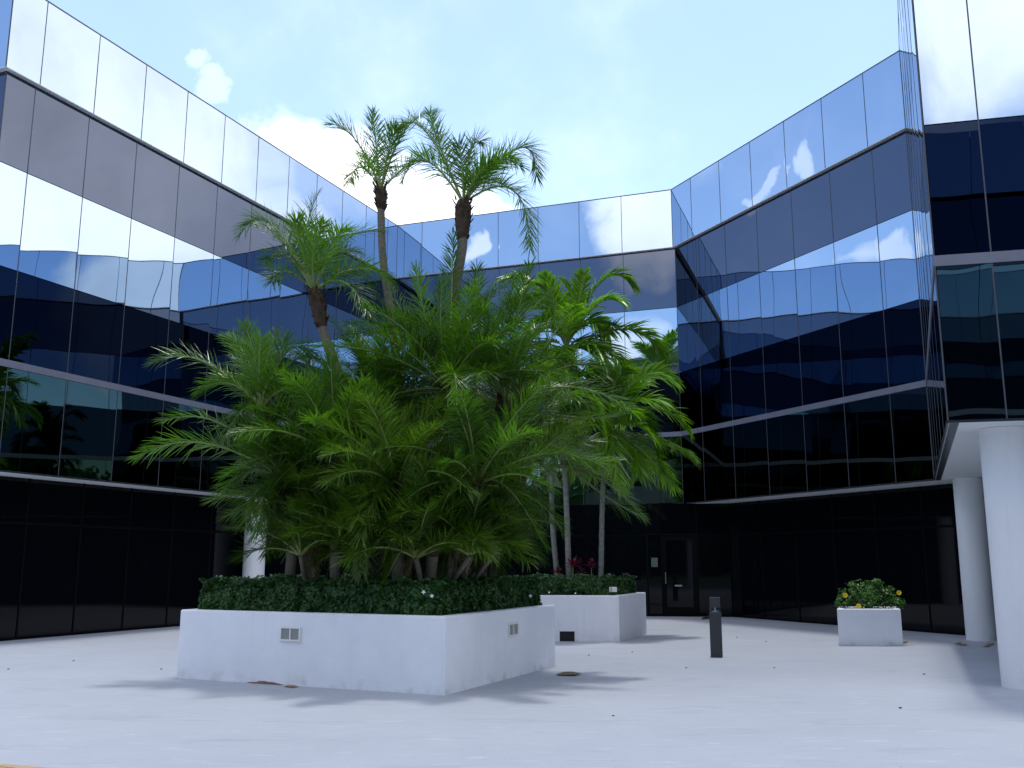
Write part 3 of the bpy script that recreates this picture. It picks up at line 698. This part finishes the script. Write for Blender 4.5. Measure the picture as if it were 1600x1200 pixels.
# --- tall palm left
Y = 15.2; top = px(595, 298, Y)
cv = pxc(top, Y, [(558, 222, 518, 194, -.3), (588, 232, 582, 176, .3), (632, 205, 680, 175, .4), (608, 232, 620, 200, -.5), (566, 262, 546, 284, -.8), (625, 268, 668, 236, .7), (580, 262, 560, 240, .9)])
b_ = px(640, 870, 15.3)
palm('tallest slender palm left of centre, open feathery crown against the clouds', G1, (b_.x, b_.y, H1 - .1), [Vector((b_.x, b_.y, H1 - .12)), px(626, 640, Y), px(612, 500, Y), px(598, 400, Y), top], .07, .062, cv, seed=12, scale=1.0, boot=.35, tones=(.35, .8))
# --- mid palm, left
Y = 14.1; top = px(492, 456, Y)
cv = pxc(top, Y, [(425, 352, 376, 366, -.2), (478, 375, 497, 303, .2), (533, 380, 596, 362, .4), (556, 420, 612, 440, -.3), (545, 425, 588, 462, .5), (448, 400, 420, 408, .6), (440, 375, 395, 350, .8), (470, 385, 462, 345, -.5), (515, 385, 545, 360, -.8),
                 (520, 400, 560, 395, .9), (490, 392, 505, 350, -.9), (450, 425, 425, 440, -.6), (535, 440, 575, 490, -.7)])
b_ = px(585, 870, 14.4)
palm('medium palm with a bent brown trunk, full round crown in front of the left wing', G1, (b_.x, b_.y, H1 - .1), [Vector((b_.x, b_.y, H1 - .12)), px(565, 700, 14.3), px(528, 585, Y), px(503, 510, Y), top], .08, .075, cv, seed=13, scale=1.0, boot=.6, tones=(.25, .75))
# --- left, lower
Y = 13.9; top = px(410, 640, Y)
cv = pxc(top, Y, [(318, 565, 242, 566, -.2), (362, 600, 314, 610, -.5), (388, 565, 358, 528, .3), (398, 560, 384, 512, -.4), (446, 552, 487, 552, .5), (450, 570, 494, 562, .1), (430, 580, 450, 525, .4), (405, 580, 408, 530, -.6),
                 (440, 610, 468, 640, -.7), (375, 600, 340, 590, .7), (425, 590, 470, 590, -.8), (395, 600, 370, 560, .9), (380, 640, 350, 690, -.5), (415, 575, 430, 520, .9)])
b_ = px(500, 880, 14.2)
palm('lower palm at the left of the clump, long fronds reaching left over the glass', G1, (b_.x, b_.y, H1 - .1), [Vector((b_.x, b_.y, H1 - .12)), px(470, 780, 14.1), px(430, 700, 14), top], .085, .08, cv, seed=14, boot=.35, lmat='palm', tones=(.25, .7))
# --- lowest left: the two horizontal fronds
Y = 13.8; top = px(440, 745, Y)
cv = pxc(top, Y, [(318, 692, 218, 714, -.3), (345, 662, 256, 658, .3), (395, 700, 385, 640, .3), (420, 690, 400, 650, -.6), (470, 690, 500, 640, .4), (410, 720, 380, 700, -.6), (400, 770, 385, 815, -.3), (415, 770, 405, 830, -.6), (480, 710, 530, 700, -.7), (455, 690, 460, 640, .7), (395, 735, 372, 760, .2)])
cv += crown_fronds(top, [], 10, 1.3, random.Random(31))
b_ = px(500, 885, 14.0)
palm('short palm at the far left of the clump with two level fronds pointing left', G1, (b_.x, b_.y, H1 - .1), [Vector((b_.x, b_.y, H1 - .12)), px(470, 830, 13.9), top], .09, .085, cv, seed=15, boot=.3, tones=(.25, .8))
# --- centre: the big one
Y = 14.2; top = px(700, 610, Y)
cv = pxc(top, Y, [(705, 490, 708, 368, .3), (640, 530, 545, 505, -.2), (655, 540, 600, 430, .4), (760, 520, 812, 430, .5), (780, 530, 872, 445, .2), (670, 520, 650, 420, -.6), (735, 510, 745, 420, -.5), (625, 580, 540, 570, .3), (640, 610, 560, 640, -.6),
                 (775, 590, 850, 600, -.5), (770, 560, 840, 520, .8), (690, 530, 690, 440, -.9), (720, 540, 760, 480, -1.0), (650, 560, 590, 520, -1.0), (740, 640, 790, 700, -.9), (655, 660, 620, 740, -.9), (700, 640, 705, 750, -1.1), (690, 560, 660, 480, .9), (610, 560, 560, 600, .8), (750, 560, 790, 470, -.3)])
cv += crown_fronds(top, [], 16, 2.1, random.Random(32), el0=(15, 85), droop=.5)
b_ = px(690, 880, 14.3)
palm('stout central palm of the clump, long upright fronds fanning out below the tall trunks', G1, (b_.x, b_.y, H1 - .1), [Vector((b_.x, b_.y, H1 - .12)), px(690, 740, 14.3), top], .10, .10, cv, seed=16, boot=.5, tones=(.25, .85))
# --- fill palms: x, y of the crown, depth, fronds, length, label
def clampin(p, m=.45):
    q = Vector((p.x, p.y, 0)); n = len(I1)
    for _ in range(3):
        for i in range(n):
            a, b = I1[i], I1[(i + 1) % n]; t_ = (b - a).normalized(); nn = Vector((-t_.y, t_.x, 0)); cI = sum(I1, Vector()) / n
            if nn.dot(cI - a) < 0: nn = -nn
            d = nn.dot(q - a)
            if d < m: q += nn * (m - d)
    return Vector((q.x, q.y, p.z))
fills = [
 (790, 630, 14.4, 16, 1.75, 'palm at the right of the clump, its fronds reaching over the second planter', [(860, 560, 905, 600, .3), (900, 740, 1000, 806, -.3), (870, 700, 960, 720, -.6), (840, 560, 880, 500, .5), (790, 540, 800, 450, .2), (880, 650, 960, 650, .2)]),
 (590, 650, 14.9, 20, 1.6, 'palm behind the left part of the clump, between the two bent trunks', [(560, 590, 515, 560, .3), (600, 560, 560, 510, .2), (620, 560, 640, 480, .6)]),
 (520, 715, 13.7, 22, 1.35, 'yellow-green palm low on the left of the clump, under the bent trunk', [(480, 650, 440, 640, -.2), (520, 620, 540, 590, .3), (470, 720, 420, 770, -.4)]),
 (620, 760, 13.2, 18, 1.4, 'front palm left of centre with drooping pale frond tips', [(620, 700, 640, 640, -.3), (600, 760, 560, 840, -.4), (650, 770, 690, 850, -.4)]),
 (745, 760, 13.3, 18, 1.5, 'front palm right of centre, fronds spilling toward the planter edge', [(735, 680, 725, 620, -.3), (790, 760, 850, 850, -.3), (700, 760, 650, 840, -.4)]),
 (815, 735, 14.4, 12, 1.35, 'low palm at the right end of the large planter, arching over its rim', [(920, 740, 1002, 808, -.1), (880, 700, 930, 690, .4)]),
 (465, 800, 14.0, 16, 1.15, 'small palm low at the left end of the hedge, beside the round column', [(430, 800, 395, 840, -.2), (425, 770, 385, 770, .2), (440, 760, 420, 720, .2)]),
 (560, 830, 13.4, 18, 1.05, 'small front palm above the hedge with a hanging dry tip', [(545, 790, 520, 760, -.2)]),
 (680, 835, 13.2, 18, 1.1, 'small shaded front palm in the middle above the hedge', []),
 (745, 835, 13.7, 16, 1.0, 'small palm low on the right above the hedge, near the second planter', []),
 (640, 700, 15.6, 18, 1.6, 'palm hidden deep in the middle of the clump', []),
 (760, 700, 15.8, 16, 1.5, 'palm at the back of the clump, right of the tall trunk', []),
 (470, 868, 13.75, 16, .95, 'young palm at the left end of the hedge, in front of the round column', []),
 (575, 872, 13.3, 18, .95, 'young palm rising from the hedge left of centre', []),
 (650, 872, 13.0, 18, .95, 'young palm rising from the middle of the hedge', []),
 (520, 880, 14.6, 12, .9, 'young palm deep behind the hedge, left of centre', []),
 (690, 880, 14.6, 12, .9, 'young palm deep behind the hedge, right of centre', []),
 (735, 868, 13.2, 12, .85, 'young palm rising from the hedge right of centre', []),
 (770, 868, 13.9, 10, .7, 'young palm at the right end of the large hedge', []),
]
for k, (x_, y_, Y, nf, L_, lab, sp) in enumerate(fills):
    top = px(x_, y_, Y); rr = random.Random(40 + k)
    low = y_ > 700
    cv = pxc(top, Y, sp) + crown_fronds(top, [], int(nf * 1.3), L_ * 1.15, rr, el0=((25 if y_ > 850 else 8) if low else 12, 86), droop=.42)
    if low and y_ < 850: cv += [(top, top + Vector((math.cos(a_) * .35, math.sin(a_) * .35, .12)) * L_, top + Vector((math.cos(a_) * .62, math.sin(a_) * .62, -.5)) * L_) for a_ in [rr.uniform(0, 6.28) for _ in range(3)]]
    bx = top + Vector((rr.uniform(-.15, .15), rr.uniform(-.1, .2), 0)); bx = clampin(bx)
    palm(lab, G1, (bx.x, bx.y, H1 - .1), [Vector((bx.x, bx.y, H1 - .12)), Vector((bx.x * .7 + top.x * .3, bx.y * .7 + top.y * .3, (H1 + top.z) / 2)), top], .085 if y_ < 850 else .04, .08 if y_ < 850 else .035, cv, seed=60 + k, boot=min(.3, top.z - H1 - .1) if y_ < 850 else None,
         lmat='palm' if k in (0, 1, 2, 4) else 'palm_low', tones=(.2, .95) if k in (2, 3, 7) else (.1, .75), dry=(2 if k in (3, 7, 8, 2, 6) else 0))

# --- slim ringed palms of the second planter
G2 = 'slim ringed palms in the second planter'
Y = 22.0; top = px(884, 545, Y)
cv = pxc(top, Y, [(905, 470, 912, 428, -.3), (940, 440, 988, 446, .2), (930, 478, 970, 474, -.5), (985, 515, 1032, 560, .1), (850, 480, 800, 474, .2), (835, 450, 785, 440, .5), (850, 500, 812, 560, -.7), (930, 560, 955, 640, -.6), (870, 480, 850, 430, -.6), (865, 560, 840, 620, -.9), (915, 500, 950, 520, .9),
                 (895, 470, 880, 440, .8), (945, 540, 985, 600, .8), (880, 600, 890, 660, -.9), (850, 540, 815, 600, .6), (860, 460, 820, 450, -.4)])
cv += crown_fronds(top, [], 8, 1.75, random.Random(81), el0=(-5, 80), droop=.6)
palm('tall slim palm of the second planter, bright broad fronds fanning beside the back wing', G2, (px(871, 892, 21.9).x, 21.9, .8), [px(871, 905, 21.9), px(862, 790, Y), px(868, 660, Y), top], .062, .05, cv, 'broad', 'arec', 21, (.3, .9), None, 'greybark', rings=.10, crownshaft=True)
Y = 21.7; top = px(950, 668, Y)
cv = pxc(top, Y, [(1000, 590, 1054, 596, .2), (1020, 640, 1070, 668, .1), (1030, 690, 1078, 712, .3), (985, 700, 996, 738, -.6), (955, 690, 968, 760, -.8), (905, 610, 870, 640, .2), (925, 600, 900, 590, -.5), (960, 600, 985, 580, -.5), (1000, 650, 1030, 730, -.5), (915, 680, 890, 740, -.3), (975, 620, 1010, 600, .9), (940, 610, 930, 570, .6), (900, 640, 860, 690, -.6), (1000, 700, 1050, 760, .8)])
cv += crown_fronds(top, [], 7, 1.6, random.Random(82), el0=(-10, 75), droop=.6)
palm('shorter slim palm at the right of the second planter, arching fronds before the dark doorway', G2, (px(939, 892, 21.7).x, 21.7, .8), [px(939, 905, 21.7), px(941, 790, Y), px(944, 720, Y), top], .06, .05, cv, 'broad', 'arec', 22, (.25, .85), None, 'greybark', rings=.10, crownshaft=True)
Y = 21.2; top = px(868, 650, Y)
cv = pxc(top, Y, [(850, 580, 800, 560, .2), (885, 580, 905, 540, .3), (830, 620, 790, 660, -.3), (915, 620, 945, 680, -.4), (900, 590, 945, 590, .1), (860, 590, 850, 550, -.5), (850, 660, 830, 720, -.6), (890, 670, 900, 730, -.6), (830, 590, 800, 600, .8)])
cv += crown_fronds(top, [], 7, 1.5, random.Random(83), el0=(-5, 80), droop=.6)
palm('middle slim palm of the second planter, partly covered by the clump', G2, (px(889, 892, 21.4).x, 21.4, .8), [px(889, 905, 21.4), px(885, 790, 21.3), px(880, 710, 21.2), top], .065, .052, cv, 'broad', 'arec', 23, (.2, .8), None, 'greybark', rings=.10, crownshaft=True)
# palm mirrored in the back wing
top = Vector((-9.6, 6.2, 13.6)); rr = random.Random(77)
palm('tall garden palm left of the viewer, seen only mirrored in the back wing glass', 'palms outside the courtyard', (-9.8, 6.0, 0), [Vector((-9.8, 6.0, 0)), Vector((-9.7, 6.1, 7)), top], .16, .11, crown_fronds(top, [], 16, 2.2, rr), 'broad', 'arec', 24, (.3, .8), None, 'greybark', scale=1.3)

# --- unseen belt of trees added behind the viewer, blocking bright low sky from reflections
rr = random.Random(88); pts = []; mb = MB(); cmb = MB()
for k in range(60):
    A = R(-205 + 2.6 * k); D = rr.uniform(62, 78); cx, cy = D * math.sin(A) * 1.1 , D * math.cos(A)
    Hh = rr.uniform(12, 19); Rr = rr.uniform(4, 6.5)
    rows_ = [[Vector((cx + math.sin(math.pi * i / 8) * math.cos(6.283 * j / 10) * Rr * .9, cy + math.sin(math.pi * i / 8) * math.sin(6.283 * j / 10) * Rr * .9, Hh * .45 + math.cos(math.pi * i / 8) * Hh * .46)) for j in range(10)] for i in range(9)]
    mb.grid(rows_, .05, True)
    for j in range(330):
        d = Vector((rr.gauss(0, 1), rr.gauss(0, 1), rr.gauss(0, 1))).normalized(); q = Vector((cx, cy, Hh * .45)) + Vector((d.x * Rr, d.y * Rr, d.z * Hh * .5)) * rr.uniform(.75, 1.05); pts.append((q, d, rr.random()))
leafcloud(mb, pts, 1.1, .3, 8); tag(mb.build('sky_block_trees', M['shrub']), kind='stuff', label='unseen belt of trees added beyond the courtyard to darken the reflections', cat='trees')

# --- hedges
def shrink(I, d):
    c = sum(I, Vector()) / len(I); return [p + (c - p).normalized() * d for p in I]
h1 = hedge(shrink(I1, .02), H1 - .06, 1.36, None, 'hedge', 'long dark green hedge with small white flowers filling the large planter below the palm clump', 42000, .066, 3,
      flowers=[(*gpt(0, 0, 0)[:0],)] if False else [tuple(px(662, 925, 12.55)) + (.035,), tuple(px(675, 931, 12.50)) + (.035,), tuple(px(829, 931, 15.0)) + (.035,)])
h2 = hedge(shrink(I2, .02), .87, 1.28, None, 'hedge', 'short clipped hedge in the second planter, at the foot of the slim palms', 17000, .068, 5,
      flowers=[tuple(px(899, 927, 20.45)) + (.03,), tuple(px(858, 925.5, 20.5)) + (.03,)])

# red cordylines
rr = random.Random(5)
for k, (x_, y_, s) in enumerate(((895, 878, .85), (924, 880, .8), (872, 888, .6), (907, 888, .5))):
    p = px(x_, y_ + 8, 21.0 + .15 * k); lab = ['tallest crimson spiky plant between the ringed trunks', 'crimson spiky plant just left of the right ringed trunk', 'small crimson plant at the left ringed trunk', 'low crimson plant in the middle behind the hedge'][k]
    root = empty('cordyline_plant', (p.x, p.y, .85)); tag(root, lab, 'plant', 'crimson plants behind the hedge'); mb = MB(); sb = MB()
    sb.tube([(0, 0, 0), (0, 0, p.z - .85)], [.015, .012], 6); sb.build('stem', M['stalk'], root)
    for j in range(26):
        A = rr.uniform(0, 6.28); E = R(rr.uniform(10, 85)); d = Vector((math.cos(A) * math.cos(E), math.sin(A) * math.cos(E), math.sin(E)))
        leaflet(mb, Vector((0, 0, p.z - .85)) + d * .02, d, Vector((0, 0, 1)), .36 * s * rr.uniform(.7, 1.1), .055 * s, rr.uniform(.1, .5), rr.random())
    mb.build('leaves', M['red'], root)
# spotlight in the hedge
p = px(958, 921, 20.4); so = empty('garden_spotlight', (p.x, p.y, .9)); tag(so, 'small white floodlight standing in the second planter hedge', 'light')
mb = MB(); mb.box((0, 0, p.z - .9), .15, .09, .10, .15); mb.build('lamp_head', M['louvre_frame'], so, bevel=.01)
mb = MB(); mb.tube([(0, .02, -.05), (0, .02, p.z - .95)], [.012, .012], 8); mb.box((-.05, -.02, p.z - .9), .012, .12, .10); mb.build('bracket', M['bollard'], so)

# shrub with yellow flowers
sh = empty('flowering_shrub', (c3.x, c3.y, .72)); tag(sh, 'loose light green shrub with three yellow flowers in the small square planter', 'shrub')
sh.location.z = .64
rr = random.Random(9); pts = []; sb = MB()
blobs = [(-.28, -.05, .30, .26), (.05, 0, .34, .30), (.32, .02, .28, .24), (-.08, .1, .42, .22), (.2, .1, .44, .2), (-.42, -.1, .16, .16), (.42, -.1, .16, .18), (0, -.2, .14, .25), (-.05, -.1, .2, .3), (-.22, .0, .5, .1), (.16, 0, .56, .09), (.36, 0, .42, .1)]
for k in range(4200):
    bx_, by_, bz_, br = rr.choice(blobs); bx_ *= 1.28; d = Vector((rr.gauss(0, 1), rr.gauss(0, 1), rr.gauss(0, 1))).normalized(); q = Vector((bx_, by_, bz_)) + d * br * rr.uniform(.45, 1.05)
    if q.z < 0: continue
    if noise.noise(q * 7) < -.12 and rr.random() < .8: continue
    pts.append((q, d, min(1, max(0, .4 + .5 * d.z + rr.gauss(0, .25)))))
mb = MB(); leafcloud(mb, pts, .048, .4, 4); mb.build('leaves', M['shrub'], sh)
for bx_, by_, bz_, br in blobs: sb.tube([(0, 0, 0), (bx_ * .5, by_ * .5, bz_ * .6), (bx_, by_, bz_ + br * .5)], [.012, .009, .004], 5, False)
sb.build('stems', M['stalk'], sh)
for (x_, y_) in ((1320, 930), (1341, 947), (1404, 926)):
    p = px(x_, y_, 19.42) - Vector((c3.x, c3.y, .64)); mb = MB()
    for k in range(6):
        a = 6.283 * k / 6; 
        for (e1, s1) in ((-.5, .065), (.2, .05)):
            d1 = Vector((math.cos(a), e1 - .3, math.sin(a))).normalized(); t1 = Vector((-math.sin(a), 0, math.cos(a)))
            mb.face([p, p + d1 * s1 * .6 + t1 * .03, p + d1 * s1, p + d1 * s1 * .6 - t1 * .03])
    mb.build('flower', M['yellow'], sh)

# ------------------------------------------------------------------ bollard light
p = gpt(1122, 1027.5); bo = empty('bollard_light', (p.x, p.y + .1, 0), R(-14)); tag(bo, 'dark square bollard light with a clear glass band standing on the open paving', 'bollard')
mb = MB(); mb.box((0, 0, .38), .2, .2, .76); mb.build('post', M['bollard'], bo, bevel=.006)
mb = MB(); mb.box((0, 0, .925), .175, .175, .17); mb.build('cap', M['bollard'], bo, bevel=.005)
mg = bpy.data.materials.new('clear_acrylic'); mg.use_nodes = True; b_ = mg.node_tree.nodes['Principled BSDF']; b_.inputs['Transmission Weight'].default_value = 1; b_.inputs['Roughness'].default_value = .05; b_.inputs['IOR'].default_value = 1.2; b_.inputs['Base Color'].default_value = (.8, .85, .9, 1)
mb = MB(); 
for sx, sy, wx, wy in ((0, .088, .18, .006), (0, -.088, .18, .006), (.088, 0, .006, .168), (-.088, 0, .006, .168)): mb.box((sx, sy, .80), wx, wy, .078)
mb.build('lens', mg, bo)
mb = MB(); mb.tube([(0, 0, .761), (0, 0, .77), (0, 0, .79), (0, 0, .838)], [.07, .05, .016, .012], 14); mb.build('reflector_cone', mat('cone_white', (.85, .85, .9), .3), bo, True)

# ------------------------------------------------------------------ litter and pebbles
def pebble(x_, y_, r, label, m='pebble'):
    r *= .6
    p = gpt(x_, y_); rr = random.Random(int(x_)); mb = MB(); rows = []
    for i in range(1, 6):
        a = math.pi * i / 6; rows.append([Vector((math.sin(a) * math.cos(6.283 * j / 9) * r * rr.uniform(.8, 1.2), math.sin(a) * math.sin(6.283 * j / 9) * r * rr.uniform(.6, 1), r * .35 + math.cos(a) * r * .35)) for j in range(9)])
    mb.grid(rows, closed=True); mb.face(rows[0]); mb.face(list(reversed(rows[-1]))); o = mb.build('pebble', M[m], None, True); o.location = (p.x, p.y, .001); tag(o, label, 'pebble', 'dark pebbles and seeds scattered on the paving')
for x_, y_, r, lab in ((1151, 996, .035, 'dark pebble behind the bollard, to its right'), (1197, 1003, .035, 'dark pebble between the bollard and the small planter'), (1072, 1044, .03, 'dark pebble on the paving left of the bollard foot'),
    (1210, 1044, .028, 'small pebble on open paving right of the bollard'), (1407, 1107, .035, 'blackest pebble lying on the pale paving joint'), (1444, 1054, .035, 'dark pebble near the shadow edge below the small planter'),
    (988, 1019, .03, 'dark pebble just in front of the second planter corner'), (920, 1024, .03, 'dark pebble below the black opening of the second planter'), (958, 1119, .025, 'lone dark pebble in the foreground'),
    (115, 1033, .03, 'dark pebble near the left glass wall, middle of three'), (252, 1046, .03, 'dark pebble left of the big planter corner'), (13, 1046, .03, 'dark pebble at the far left edge of the paving')):
    pebble(x_, y_, r, lab)
def flatleaf(pts, name, m, label, cat, h=.02):
    P = [gpt(*q) for q in pts]; c = sum(P, Vector()) / len(P); mb = MB(); n = len(P)
    top_ = [p - c + Vector((0, 0, h * (.4 + .6 * ((i * 37) % 5) / 4))) for i, p in enumerate(P)]
    for i in range(n): mb.face([Vector((0, 0, h * 1.2)), top_[i], top_[(i + 1) % n]])
    for i in range(n): mb.face([top_[(i + 1) % n], top_[i], top_[i] - Vector((0, 0, .006)), top_[(i + 1) % n] - Vector((0, 0, .006))])
    o = mb.build(name, m); o.location = (c.x, c.y, .006); tag(o, label, cat)
flatleaf([(869, 1056), (880, 1052.5), (893, 1053), (908, 1054), (898, 1057), (885, 1056.5)], 'fallen_leaf', mat('fallen_leaf', (.20, .17, .06), .7, noise_amt=.8, nscale=9, col2=(.05, .045, .03)), 'curled yellow and black fallen leaf near the right corner of the large planter', 'leaf', .03)
flatleaf([(1095, 968), (1101, 965), (1112, 964.3), (1110, 966), (1103, 967.5)], 'dark_scrap', M['scrap'], 'small dark scrap on the ground at the foot of the entrance glass', 'litter', .05)
flatleaf([(444, 1073.5), (450, 1072), (458, 1072.4), (466, 1074), (456, 1075)], 'fallen_leaf', M['dry'], 'small dry leaf at the base of the large planter front', 'leaf', .015)
rr = random.Random(3)
for k, (x_, y_) in enumerate(((1497, 1006), (1505, 1008), (1542, 1010), (1413, 1004), (1548, 1007))):
    flatleaf([(x_ - 6, y_ + .6), (x_, y_ - 1.2), (x_ + 6, y_), (x_ + 1, y_ + 1.4)], 'fallen_leaf', M['dry'], ['dry leaf left of the round column foot', 'dry leaf in front of the round column foot', 'dry leaf right of the round column foot, in the shade', 'dry leaf at the right foot of the small square planter', 'dry leaf between the two round columns'][k], 'leaf', .02)
